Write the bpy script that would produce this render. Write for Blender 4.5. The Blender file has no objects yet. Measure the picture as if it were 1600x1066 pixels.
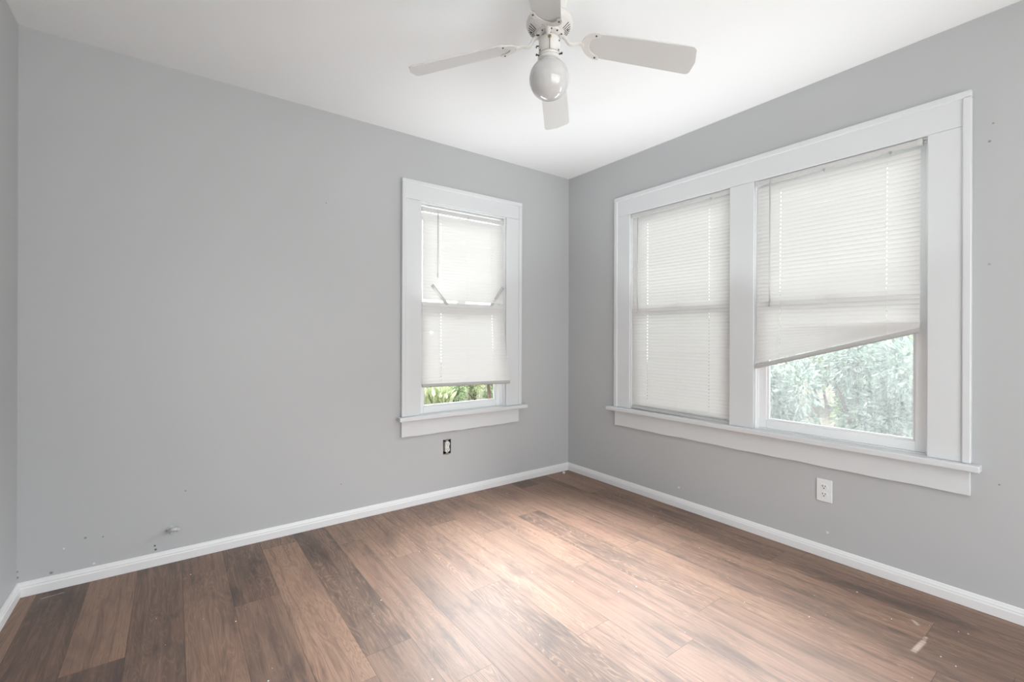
import bpy, bmesh, math, random
from mathutils import Vector, Matrix, Euler
R = math.radians
PI = math.pi
rnd = random.Random(7)
sc = bpy.context.scene
col = sc.collection

# ------------------------------------------------------------------ camera
H = 2.44                                   # room height; the far corner of the room is the origin
L = 3.205                                  # back wall length (along -X)
D = 3.75                                   # right wall length (along -Y)
yaw, roll, fpx = .6355, .0031, 716.25
fw = Vector((math.sin(yaw), math.cos(yaw), 0)); rt0 = Vector((math.cos(yaw), -math.sin(yaw), 0)); up0 = Vector((0, 0, 1))
rt = rt0*math.cos(roll) + up0*math.sin(roll); up = up0*math.cos(roll) - rt0*math.sin(roll)
cam = bpy.data.objects.new('camera', bpy.data.cameras.new('camera')); col.objects.link(cam)
m = Matrix((rt, up, -fw)).transposed().to_4x4(); m.translation = Vector((-2.669, -2.819, 1.1218))
cam.matrix_world = m
cam.data.sensor_width = 36; cam.data.lens = fpx/1600*36
cam.data.shift_y = -(533-525.08)/1600
cam.data.clip_start = .02
sc.camera = cam

# ------------------------------------------------------------------ sky, exposure
SKY = 4.0
w = bpy.data.worlds.new('sky'); sc.world = w; w.use_nodes = True
bg = w.node_tree.nodes['Background']; bg.inputs[0].default_value = (.97, .985, 1, 1); bg.inputs[1].default_value = SKY
SUN = 10.0
sun = bpy.data.objects.new('sun', bpy.data.lights.new('sun', 'SUN')); col.objects.link(sun)
sun.data.energy = SUN; sun.data.angle = R(12); sun.data.color = (1, .97, .93)
sun_from = Vector((.74, .67, 0)).normalized()*math.cos(R(58))+Vector((0, 0, math.sin(R(58))))      # direction towards the sun
sun.rotation_euler = sun_from.to_track_quat('Z', 'Y').to_euler()
# added area lamps before the blinds, standing in for daylight on floor and ceiling
DOWN, UPW = 9.9, 2.7
def daylight(name, loc, out, elev, w, h, power, spread, color=(.93, .97, 1)):
    a = bpy.data.lights.new(name, 'AREA'); a.shape = 'RECTANGLE'; a.size = w; a.size_y = h; a.energy = power; a.spread = R(spread); a.color = color
    o = bpy.data.objects.new(name, a); col.objects.link(o); o.location = loc
    d = Vector(out).normalized()*math.cos(R(elev))+Vector((0, 0, math.sin(R(elev))))
    o.rotation_euler = d.to_track_quat('-Z', 'Y').to_euler(); return o
for nm, p, out, w_, k in (('single_window', (-1.0, -.15, 1.25), (-.25, -1, 0), .6, 1.05), ('double_window_left', (-.15, -1.03, 1.25), (-1, 0, 0), .66, 1.), ('double_window_right', (-.15, -1.91, 1.25), (-1, .1, 0), .66, .85)):
    daylight('added_fill_down_'+nm, p, out, -46, w_, .30, DOWN*k, 80)
    daylight('added_fill_up_'+nm, p, out, 68, w_, .12, UPW*k, 130)
vs = sc.view_settings
vs.view_transform = 'Standard'; vs.look = 'None'; vs.gamma = 1; vs.use_curve_mapping = False; vs.exposure = 0
sc.cycles.use_denoising = True
sc.cycles.max_bounces = 14; sc.cycles.diffuse_bounces = 8; sc.cycles.glossy_bounces = 4
sc.cycles.transmission_bounces = 8; sc.cycles.transparent_max_bounces = 24
sc.cycles.sample_clamp_indirect = 8

# ------------------------------------------------------------------ materials
def mat(name, color, rough=.5, spec=.5, metal=0, bump=None, trans=0):
    M = bpy.data.materials.new(name); M.use_nodes = True
    nt = M.node_tree; b = nt.nodes['Principled BSDF']
    b.inputs['Base Color'].default_value = (*color, 1); b.inputs['Roughness'].default_value = rough
    b.inputs['Specular IOR Level'].default_value = spec; b.inputs['Metallic'].default_value = metal
    if bump:
        sca, st, dist = bump
        tc = nt.nodes.new('ShaderNodeTexCoord'); n = nt.nodes.new('ShaderNodeTexNoise'); n.inputs['Scale'].default_value = sca
        n.inputs['Detail'].default_value = 3
        bp = nt.nodes.new('ShaderNodeBump'); bp.inputs['Strength'].default_value = st; bp.inputs['Distance'].default_value = dist
        nt.links.new(tc.outputs['Object'], n.inputs['Vector']); nt.links.new(n.outputs['Fac'], bp.inputs['Height'])
        nt.links.new(bp.outputs['Normal'], b.inputs['Normal'])
    return M
def mathn(nt, op, a, b=None, c=None, clamp=False):
    n = nt.nodes.new('ShaderNodeMath'); n.operation = op; n.use_clamp = clamp
    for i, v in enumerate((a, b, c)):
        if v is None: continue
        if isinstance(v, (int, float)): n.inputs[i].default_value = v
        else: nt.links.new(v, n.inputs[i])
    return n.outputs[0]
def mixc(nt, fac, a, b, mode='MIX'):
    n = nt.nodes.new('ShaderNodeMix'); n.data_type = 'RGBA'; n.blend_type = mode
    for s, v in ((n.inputs[0], fac), (n.inputs[6], a), (n.inputs[7], b)):
        if isinstance(v, (int, float)): s.default_value = v
        elif isinstance(v, tuple): s.default_value = (*v, 1)
        else: nt.links.new(v, s)
    return n.outputs[2]
WALLC = (.505, .519, .527)
def wall_mat(name, marks, scuffs=()):
    """grey eggshell wall paint with a slight roller texture; marks = chips and nail holes at world points"""
    M = mat(name, WALLC, .42, .4); nt = M.node_tree; b = nt.nodes['Principled BSDF']
    g = nt.nodes.new('ShaderNodeNewGeometry')
    n1 = nt.nodes.new('ShaderNodeTexNoise'); n1.inputs['Scale'].default_value = 1.1; n1.inputs['Detail'].default_value = 4
    n2 = nt.nodes.new('ShaderNodeTexNoise'); n2.inputs['Scale'].default_value = 160; n2.inputs['Detail'].default_value = 2
    nt.links.new(g.outputs['Position'], n1.inputs['Vector']); nt.links.new(g.outputs['Position'], n2.inputs['Vector'])
    c = mixc(nt, n1.outputs['Fac'], tuple(v*.975 for v in WALLC), tuple(v*1.025 for v in WALLC))
    for p, r, cc in marks:
        vm = nt.nodes.new('ShaderNodeVectorMath'); vm.operation = 'DISTANCE'; vm.inputs[1].default_value = p
        nt.links.new(g.outputs['Position'], vm.inputs[0])
        k = mathn(nt, 'SUBTRACT', 1.6, mathn(nt, 'DIVIDE', vm.outputs['Value'], r), clamp=True)
        c = mixc(nt, k, c, cc)
    nt.links.new(c, b.inputs['Base Color'])
    h = mathn(nt, 'ADD', mathn(nt, 'MULTIPLY', n1.outputs['Fac'], 6.), mathn(nt, 'MULTIPLY', n2.outputs['Fac'], .25))
    bp = nt.nodes.new('ShaderNodeBump'); bp.inputs['Strength'].default_value = .35; bp.inputs['Distance'].default_value = .0022
    nt.links.new(h, bp.inputs['Height']); nt.links.new(bp.outputs['Normal'], b.inputs['Normal'])
    return M
DK = (.07, .065, .06); LT = (.75, .75, .75); MD = (.24, .24, .24)
back_marks = [((-2.741, 0, .097), .0035, DK), ((-2.738, 0, .078), .004, DK), ((-2.99, 0, .20), .004, MD), ((-2.93, 0, .19), .003, MD),
              ((-2.62, 0, .34), .003, MD), ((-2.96, 0, .075), .004, LT), ((-1.86, 0, .23), .003, MD), ((-3.06, 0, .17), .003, LT),
              ((-2.55, 0, 1.35), .004, (.5, .5, .5)), ((-.19, 0, .085), .003, MD), ((-3.1, 0, .075), .005, MD), ((-3.203, 0, .085), .004, MD), ((-3.203, 0, .11), .003, MD), ((-1.95, 0, 1.9), .003, MD)]
right_marks = [((0, -2.47, 1.92), .004, MD), ((0, -2.48, 1.99), .003, MD), ((0, -1.05, .13), .006, LT), ((0, -1.9, .13), .005, LT), ((0, -2.47, 1.42), .004, (.36, .36, .36)),
               ((0, -2.5, .53), .003, MD)]
M_back = wall_mat('grey_paint_back', back_marks); M_right = wall_mat('grey_paint_right', right_marks); M_wall = wall_mat('grey_paint', [])
M_ceil = mat('ceiling_paint', (.85, .865, .87), .7, .2, bump=(3, .25, .01))
M_trim = mat('trim_paint', (.695, .718, .732), .32, .5, bump=(9, .12, .004))
M_base = mat('baseboard_paint', (.80, .81, .815), .32, .5)
M_sash = mat('white_vinyl', (.86, .88, .89), .3, .5)
M_fan = mat('fan_enamel', (.75, .74, .715), .3, .5)
M_blade = mat('blade_laminate', (.655, .66, .65), .4, .5)
M_screw = mat('dark_screw', (.06, .055, .045), .4, .5, .5)
M_slot = mat('slot_shadow', (.025, .025, .022), .8, .1)
M_brass = mat('aged_brass', (.32, .26, .17), .4, .5, .6)
M_plast = mat('white_plastic', (.80, .82, .83), .28, .5)
M_ivory = mat('ivory_plastic', (.78, .77, .74), .3, .5)
M_box = mat('outlet_box', (.05, .05, .052), .7, .2)
M_steel = mat('strap_steel', (.5, .5, .5), .35, .5, .9)
M_brail = mat('bottom_rail', (.50, .495, .485), .35, .5)
M_rail = mat('blind_rail', (.60, .60, .59), .35, .5)
M_broken = mat('dull_slat', (.60, .595, .59), .5, .3)
M_wand = mat('clear_wand', (.55, .55, .55), .2, .6)
M_cord = mat('blind_cord', (.85, .85, .83), .8, .1)
M_bark = mat('bark', (.16, .12, .10), .9, .1, bump=(40, .6, .01))
M_stick = mat('weathered_stick', (.17, .10, .085), .8, .2)
M_stub = mat('painted_stub', (.52, .525, .53), .6, .3, bump=(120, .6, .003))
M_globe = mat('opal_glass', (.63, .635, .635), .06, .6)
M_globe.node_tree.nodes['Principled BSDF'].inputs['Coat Weight'].default_value = .6
M_globe.node_tree.nodes['Principled BSDF'].inputs['Coat Roughness'].default_value = .04

def nodes_mat(name):
    M = bpy.data.materials.new(name); M.use_nodes = True; nt = M.node_tree; nt.nodes.clear()
    return M, nt, nt.nodes.new('ShaderNodeOutputMaterial')
def pane_mat(name, haze):
    M, nt, out = nodes_mat(name)
    t = nt.nodes.new('ShaderNodeBsdfTransparent'); t.inputs[0].default_value = (.95, .97, .96, 1)
    g = nt.nodes.new('ShaderNodeBsdfGlossy'); g.inputs['Roughness'].default_value = .02
    lw = nt.nodes.new('ShaderNodeFresnel'); lw.inputs[0].default_value = 1.45
    mx = nt.nodes.new('ShaderNodeMixShader')
    nt.links.new(lw.outputs[0], mx.inputs[0]); nt.links.new(t.outputs[0], mx.inputs[1]); nt.links.new(g.outputs[0], mx.inputs[2])
    s = mx.outputs[0]
    if haze:
        d = nt.nodes.new('ShaderNodeBsdfTranslucent'); d.inputs[0].default_value = (.9, .9, .92, 1)
        m2 = nt.nodes.new('ShaderNodeMixShader'); m2.inputs[0].default_value = haze
        nt.links.new(s, m2.inputs[1]); nt.links.new(d.outputs[0], m2.inputs[2]); s = m2.outputs[0]
    nt.links.new(s, out.inputs[0]); return M
M_glass = pane_mat('window_glass', 0)
def screen_mat():
    """insect screen: fine wires averaged to a see-through grey weave with dusty vertical streaks"""
    M, nt, out = nodes_mat('insect_screen')
    tc = nt.nodes.new('ShaderNodeTexCoord'); mp = nt.nodes.new('ShaderNodeMapping'); mp.inputs['Scale'].default_value = (60, 1, 5)
    n = nt.nodes.new('ShaderNodeTexNoise'); n.inputs['Scale'].default_value = 1; n.inputs['Detail'].default_value = 3
    nt.links.new(tc.outputs['Object'], mp.inputs[0]); nt.links.new(mp.outputs[0], n.inputs['Vector'])
    t = nt.nodes.new('ShaderNodeBsdfTransparent')
    d = nt.nodes.new('ShaderNodeBsdfTranslucent'); d.inputs[0].default_value = (.85, .86, .9, 1)
    mx = nt.nodes.new('ShaderNodeMixShader')
    nt.links.new(mathn(nt, 'MULTIPLY_ADD', n.outputs['Fac'], .14, SCREEN_HAZE), mx.inputs[0])
    nt.links.new(t.outputs[0], mx.inputs[1]); nt.links.new(d.outputs[0], mx.inputs[2]); nt.links.new(mx.outputs[0], out.inputs[0])
    return M
SCREEN_HAZE = .02
M_screen = screen_mat()
SLAT_T = .275
def slat_mat():
    """thin white vinyl slat: reflects most light, lets a little daylight through"""
    M, nt, out = nodes_mat('vinyl_slat')
    b = nt.nodes.new('ShaderNodeBsdfPrincipled'); b.inputs['Base Color'].default_value = (.80, .795, .785, 1); b.inputs['Roughness'].default_value = .4
    d = nt.nodes.new('ShaderNodeBsdfTranslucent'); d.inputs[0].default_value = (.98, .97, .955, 1)
    mx = nt.nodes.new('ShaderNodeMixShader'); mx.inputs[0].default_value = SLAT_T
    nt.links.new(b.outputs[0], mx.inputs[1]); nt.links.new(d.outputs[0], mx.inputs[2])
    f = nt.nodes.new('ShaderNodeBsdfRefraction'); f.inputs['IOR'].default_value = 1.08; f.inputs['Roughness'].default_value = .5; f.inputs[0].default_value = (1, .97, .93, 1)
    m2 = nt.nodes.new('ShaderNodeMixShader'); m2.inputs[0].default_value = SLAT_F
    nt.links.new(mx.outputs[0], m2.inputs[1]); nt.links.new(f.outputs[0], m2.inputs[2]); nt.links.new(m2.outputs[0], out.inputs[0])
    return M
SLAT_F = .0
M_slat = slat_mat()
def leaf_mat(name, c1, c2):
    M, nt, out = nodes_mat(name)
    oi = nt.nodes.new('ShaderNodeAttribute'); oi.attribute_name = 'leaf_rand'
    c = mixc(nt, oi.outputs['Fac'], c1, c2)
    b = nt.nodes.new('ShaderNodeBsdfPrincipled'); b.inputs['Roughness'].default_value = .33; nt.links.new(c, b.inputs['Base Color'])
    d = nt.nodes.new('ShaderNodeBsdfTranslucent'); nt.links.new(c, d.inputs[0])
    mx = nt.nodes.new('ShaderNodeMixShader'); mx.inputs[0].default_value = .4
    nt.links.new(b.outputs[0], mx.inputs[1]); nt.links.new(d.outputs[0], mx.inputs[2]); nt.links.new(mx.outputs[0], out.inputs[0])
    return M
M_leaf_teal = leaf_mat('leaf_teal', (.07, .12, .105), (.44, .55, .49))
M_leaf_green = leaf_mat('leaf_green', (.22, .32, .16), (.62, .70, .46))
M_leaf_yel = leaf_mat('leaf_yellow_green', (.28, .36, .18), (.70, .72, .50))
M_ground = mat('ground', (.10, .09, .075), .9, .1, bump=(6, .5, .05))
M_paving = mat('pale_paving', (.80, .795, .78), .9, .1)

def floor_mat():
    M = bpy.data.materials.new('wood_plank_floor'); M.use_nodes = True; nt = M.node_tree; b = nt.nodes['Principled BSDF']
    uv = nt.nodes.new('ShaderNodeUVMap'); uv.uv_map = 'plank'
    at = nt.nodes.new('ShaderNodeAttribute'); at.attribute_name = 'plank_tone'
    sep = nt.nodes.new('ShaderNodeSeparateColor'); nt.links.new(at.outputs['Color'], sep.inputs[0])
    sx = nt.nodes.new('ShaderNodeSeparateXYZ'); nt.links.new(uv.outputs[0], sx.inputs[0])
    tone, r1, r2 = sep.outputs[0], sep.outputs[1], sep.outputs[2]
    U, V = sx.outputs[0], sx.outputs[1]                    # metres across, metres along
    def vec(su, sv, off):
        cb = nt.nodes.new('ShaderNodeCombineXYZ')
        nt.links.new(mathn(nt, 'MULTIPLY', U, su), cb.inputs[0]); nt.links.new(mathn(nt, 'MULTIPLY', V, sv), cb.inputs[1])
        nt.links.new(mathn(nt, 'MULTIPLY', r1, off), cb.inputs[2]); return cb.outputs[0]
    def noise(v, detail=4, dist=0, rough=.55):
        n = nt.nodes.new('ShaderNodeTexNoise'); n.inputs['Scale'].default_value = 1; n.inputs['Detail'].default_value = detail
        n.inputs['Distortion'].default_value = dist; n.inputs['Roughness'].default_value = rough
        nt.links.new(v, n.inputs['Vector']); return n.outputs['Fac']
    def ramp(v, a, b_):
        n = nt.nodes.new('ShaderNodeMapRange'); n.inputs[1].default_value = a; n.inputs[2].default_value = b_; n.interpolation_type = 'SMOOTHSTEP'
        nt.links.new(v, n.inputs[0]); return n.outputs[0]
    smoke = noise(vec(8, 2.4, 91), 4, .5, .6)              # dark smoky clouds in the boards
    blush = noise(vec(6, 1.5, 23), 3, .3)                  # redder patches
    streak = noise(vec(48, 1.8, 53), 5, .35)
    fine = noise(vec(380, 7, 37), 3, .2, .7)
    wavy = noise(vec(16, 1.6, 71), 2, .5)                  # cathedral figure: rings of a slow noise
    ring = mathn(nt, 'SINE', mathn(nt, 'MULTIPLY_ADD', wavy, 120., mathn(nt, 'MULTIPLY', fine, 3.)))
    c = mixc(nt, tone, (.096, .065, .053), (.378, .232, .160))
    c = mixc(nt, mathn(nt, 'MULTIPLY', ramp(blush, .45, .68), .45), c, (.225, .125, .092))
    c = mixc(nt, mathn(nt, 'MULTIPLY', ramp(streak, .45, .75), .40), c, (.33, .205, .14))
    c = mixc(nt, mathn(nt, 'MULTIPLY', ramp(streak, .52, .28), .50), c, (.085, .056, .044))
    c = mixc(nt, mathn(nt, 'MULTIPLY', ramp(ring, .55, 1.), mathn(nt, 'MULTIPLY_ADD', r2, .34, .06)), c, (.41, .27, .185))
    c = mixc(nt, mathn(nt, 'MULTIPLY', ramp(ring, -.5, -1.), mathn(nt, 'MULTIPLY_ADD', r2, .26, .05)), c, (.10, .064, .048))
    c = mixc(nt, mathn(nt, 'MULTIPLY', ramp(smoke, .46, .76), mathn(nt, 'MULTIPLY_ADD', tone, -.75, .98)), c, (.056, .043, .040))
    c = mixc(nt, mathn(nt, 'MULTIPLY', ramp(fine, .52, .78), .55), c, (.055, .038, .031))
    c = mixc(nt, mathn(nt, 'MULTIPLY', ramp(fine, .45, .2), .28), c, (.42, .29, .21))
    # seams: long edges and butt ends
    wv = nt.nodes.new('ShaderNodeUVMap'); wv.uv_map = 'edge'
    s2 = nt.nodes.new('ShaderNodeSeparateXYZ'); nt.links.new(wv.outputs[0], s2.inputs[0])
    eu = mathn(nt, 'MINIMUM', U, mathn(nt, 'SUBTRACT', PW, U))
    ev = mathn(nt, 'MINIMUM', s2.outputs[1], mathn(nt, 'SUBTRACT', s2.outputs[0], s2.outputs[1]))
    e = mathn(nt, 'MINIMUM', eu, ev)
    seam = ramp(e, .0016, .0004)
    c = mixc(nt, mathn(nt, 'MULTIPLY', seam, .55), c, (.03, .022, .018))
    # pale scuffs and flecks of paint trodden into the boards
    g = nt.nodes.new('ShaderNodeNewGeometry')
    def stroke(c, a, b_, wd, cc, k):
        a = Vector(a); b_ = Vector(b_); d = b_-a; ln = d.length; d.normalize()
        v1 = nt.nodes.new('ShaderNodeVectorMath'); v1.operation = 'SUBTRACT'; v1.inputs[1].default_value = a; nt.links.new(g.outputs['Position'], v1.inputs[0])
        dp = nt.nodes.new('ShaderNodeVectorMath'); dp.operation = 'DOT_PRODUCT'; dp.inputs[1].default_value = d; nt.links.new(v1.outputs[0], dp.inputs[0])
        dn = nt.nodes.new('ShaderNodeVectorMath'); dn.operation = 'DOT_PRODUCT'; dn.inputs[1].default_value = (-d.y, d.x, 0); nt.links.new(v1.outputs[0], dn.inputs[0])
        inl = mathn(nt, 'MULTIPLY', ramp(dp.outputs['Value'], -.005, .005), ramp(dp.outputs['Value'], ln+.005, ln-.005))
        inw = ramp(mathn(nt, 'ABSOLUTE', dn.outputs['Value']), wd, wd*.3)
        f = mathn(nt, 'MULTIPLY', mathn(nt, 'MULTIPLY', inl, inw), mathn(nt, 'MULTIPLY', ramp(streak, .2, .6), k))
        return mixc(nt, f, c, cc)
    c = stroke(c, (-.545, -2.355, 0), (-.44, -2.362, 0), .012, (.62, .50, .43), .8)
    c = stroke(c, (-.44, -2.362, 0), (-.40, -2.36, 0), .008, (.6, .48, .41), .6)
    c = stroke(c, (-.335, -2.325, 0), (-.305, -2.30, 0), .009, (.6, .48, .41), .6)
    c = stroke(c, (-3.12, -.07, 0), (-3.05, -.06, 0), .006, (.5, .46, .43), .6)
    nt.links.new(c, b.inputs['Base Color'])
    nt.links.new(mathn(nt, 'MULTIPLY_ADD', fine, .12, .44), b.inputs['Roughness'])
    b.inputs['Specular IOR Level'].default_value = .55
    hh = mathn(nt, 'SUBTRACT', mathn(nt, 'MULTIPLY', fine, .12), seam)
    bp = nt.nodes.new('ShaderNodeBump'); bp.inputs['Strength'].default_value = .25; bp.inputs['Distance'].default_value = .0008
    nt.links.new(hh, bp.inputs['Height']); nt.links.new(bp.outputs['Normal'], b.inputs['Normal'])
    return M
PW = .169
M_floor = floor_mat()

# ------------------------------------------------------------------ mesh helpers
class MB:
    def __init__(s): s.v = []; s.f = []; s.sm = []
    def add(s, vs, fs, smooth=False):
        o = len(s.v); s.v += [tuple(v) for v in vs]; s.f += [tuple(i+o for i in f) for f in fs]; s.sm += [smooth]*len(fs); return s
    def box(s, x0, x1, y0, y1, z0, z1):
        x0, x1 = sorted((x0, x1)); y0, y1 = sorted((y0, y1)); z0, z1 = sorted((z0, z1))
        return s.add([(x0,y0,z0),(x1,y0,z0),(x1,y1,z0),(x0,y1,z0),(x0,y0,z1),(x1,y0,z1),(x1,y1,z1),(x0,y1,z1)],
                     [(0,3,2,1),(4,5,6,7),(0,1,5,4),(1,2,6,5),(2,3,7,6),(3,0,4,7)])
    def prism(s, pts, a, b, ax=2, smooth=False):
        """extrude a 2-D outline from a to b along axis ax (outline in the other two axes, in cyclic order)"""
        def P(p, t): return {2: (p[0], p[1], t), 1: (p[0], t, p[1]), 0: (t, p[0], p[1])}[ax]
        n = len(pts); vs = [P(p, a) for p in pts]+[P(p, b) for p in pts]
        fs = [tuple(range(n))[::-1], tuple(range(n, 2*n))]+[(i, (i+1) % n, (i+1) % n+n, i+n) for i in range(n)]
        return s.add(vs, fs, smooth)
    def lathe(s, prof, n=48, c=(0, 0, 0), cap=True):
        vs = []; fs = []
        for r, z in prof:
            for i in range(n):
                a = 2*PI*i/n; vs.append((c[0]+r*math.cos(a), c[1]+r*math.sin(a), c[2]+z))
        for j in range(len(prof)-1):
            for i in range(n): fs.append((j*n+i, j*n+(i+1) % n, (j+1)*n+(i+1) % n, (j+1)*n+i))
        s.add(vs, fs, True)
        if cap:
            o = len(s.v)-n*len(prof)
            s.f.append(tuple(o+i for i in range(n))[::-1]); s.sm.append(False)
            s.f.append(tuple(o+(len(prof)-1)*n+i for i in range(n))); s.sm.append(False)
        return s
    def tube(s, pts, r, n=10, flat=None):
        """round (or flattened) tube along points; r a number or list"""
        pts = [Vector(p) for p in pts]; vs = []; fs = []
        prev = None
        for k, p in enumerate(pts):
            d = (pts[min(k+1, len(pts)-1)]-pts[max(k-1, 0)]).normalized()
            ref = prev if prev else (Vector((0, 0, 1)) if abs(d.z) < .9 else Vector((1, 0, 0)))
            a = d.cross(ref).normalized(); b = a.cross(d).normalized(); prev = b
            rr = r[k] if isinstance(r, (list, tuple)) else r; fl = flat if flat else 1
            for i in range(n):
                t = 2*PI*i/n; vs.append(p+a*rr*math.cos(t)+b*rr*fl*math.sin(t))
        for k in range(len(pts)-1):
            for i in range(n): fs.append((k*n+i, k*n+(i+1) % n, (k+1)*n+(i+1) % n, (k+1)*n+i))
        s.add(vs, fs, True); o = len(s.v)-len(vs)
        s.f.append(tuple(o+i for i in range(n))[::-1]); s.sm.append(False)
        s.f.append(tuple(o+(len(pts)-1)*n+i for i in range(n))); s.sm.append(False)
        return s
    def ball(s, c, r, n=16, m=10, sz=1):
        prof = [(max(r*math.sin(PI*j/m), 1e-5), -r*sz*math.cos(PI*j/m)) for j in range(m+1)]
        return s.lathe(prof, n, c, False)
    def xf(s, mat_):
        s.v = [tuple(mat_ @ Vector(v)) for v in s.v]; return s
    def build(s, name, material, parent=None, bevel=0, seg=2, normals=True):
        me = bpy.data.meshes.new(name); me.from_pydata(s.v, [], s.f)
        me.polygons.foreach_set('use_smooth', s.sm); me.materials.append(material)
        if normals:
            bm = bmesh.new(); bm.from_mesh(me); bmesh.ops.recalc_face_normals(bm, faces=bm.faces); bm.to_mesh(me); bm.free()
        me.update()
        o = bpy.data.objects.new(name, me); col.objects.link(o)
        if parent: o.parent = parent
        if bevel:
            bv = o.modifiers.new('bevel', 'BEVEL'); bv.width = bevel; bv.segments = seg; bv.limit_method = 'ANGLE'; bv.angle_limit = R(40)
        return o
def empty(name, loc=(0, 0, 0), rz=0):
    o = bpy.data.objects.new(name, None); col.objects.link(o); o.location = loc; o.rotation_euler = (0, 0, rz); o.empty_display_size = .05; return o
def tag(o, label, cat, group=None, kind=None):
    o['label'] = label; o['category'] = cat
    if group: o['group'] = group
    if kind: o['kind'] = kind
    return o
def struct(o, label, cat):
    return tag(o, label, cat, kind='structure')

# ------------------------------------------------------------------ room shell
WT = .14                                           # wall thickness
def wall_panels(u0, u1, z0, z1, holes):
    """rectangles (u0,u1,z0,z1) of a wall with rectangular holes cut out"""
    us = sorted({u0, u1, *[h[0] for h in holes], *[h[1] for h in holes]}); zs = sorted({z0, z1, *[h[2] for h in holes], *[h[3] for h in holes]})
    for a, b in zip(us, us[1:]):
        for c, d in zip(zs, zs[1:]):
            cu, cz = (a+b)/2, (c+d)/2
            if not any(h[0] < cu < h[1] and h[2] < cz < h[3] for h in holes): yield a, b, c, d
def grid_wall(panels, axis, t0, t1):
    mb = MB()
    for a, b, c, d in panels:
        if axis == 'x': mb.box(a, b, t0, t1, c, d)
        else: mb.box(t0, t1, a, b, c, d)
    return mb
def weld(o):
    """fuse the wall pieces into one skin: merge points and drop the inner faces between pieces"""
    bm = bmesh.new(); bm.from_mesh(o.data); bmesh.ops.remove_doubles(bm, verts=bm.verts, dist=1e-5)
    seen = {}
    for f in bm.faces: seen.setdefault(tuple(sorted(v.index for v in f.verts)), []).append(f)
    bm.verts.index_update()
    seen = {}
    for f in bm.faces: seen.setdefault(frozenset(v.index for v in f.verts), []).append(f)
    bmesh.ops.delete(bm, geom=[f for fs in seen.values() if len(fs) > 1 for f in fs], context='FACES_ONLY')
    bmesh.ops.recalc_face_normals(bm, faces=bm.faces); bm.to_mesh(o.data); bm.free(); return o
W1 = (-1.352, -.655, .585, 2.015)                  # window openings: u0,u1,z0,z1 (u = world x on the back wall)
W2 = (-1.396, -.655, .598, 2.005)                  # (u = world y on the right wall)
W3 = (-2.283, -1.536, .598, 2.005)
OUTH = (-1.176, -1.115, .303, .404)                # hole of the uncovered outlet
LIGHT_OPENING = (-2.85, -.45, 0, 2.12)                      # unseen opening added behind the camera to let fill light in
o = grid_wall(wall_panels(-L-WT, WT, -.05, H+.05, [W1, OUTH]), 'x', 0, WT).build('wall_back', M_back, normals=False); struct(weld(o), 'grey painted back wall with the single window', 'wall')
o = grid_wall(wall_panels(-D-WT, 0, -.05, H+.05, [W2, W3]), 'y', 0, WT).build('wall_right', M_right, normals=False); struct(weld(o), 'grey painted right wall with the double window', 'wall')
o = MB().box(-L-WT, -L, -D-WT, 0, -.05, H+.05).build('wall_left', M_wall); struct(o, 'grey painted wall at the left edge of the picture', 'wall')
o = grid_wall(wall_panels(-L, 0, -.05, H+.05, [LIGHT_OPENING]), 'x', -D-WT, -D).build('wall_front', M_wall, normals=False); struct(weld(o), 'grey wall behind the camera with a wide opening added to let in light', 'wall')
# ceiling: plaster, very slightly uneven
nx, ny = 24, 24
vs = []; fs = []
for j in range(ny+1):
    for i in range(nx+1):
        x = -L-.05+(L+.1)*i/nx; y = -D-.05+(D+.1)*j/ny
        vs.append((x, y, H+.004*math.sin(x*2.1+1)*math.sin(y*1.7)))
for j in range(ny):
    for i in range(nx): k = j*(nx+1)+i; fs.append((k, k+nx+1, k+nx+2, k+1))
mb = MB().add(vs, fs, True); mb.box(-L-WT, WT, -D-WT, WT, H+.05, H+.15)
o = mb.build('ceiling', M_ceil, normals=False); struct(o, 'white plaster ceiling', 'ceiling')

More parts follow.
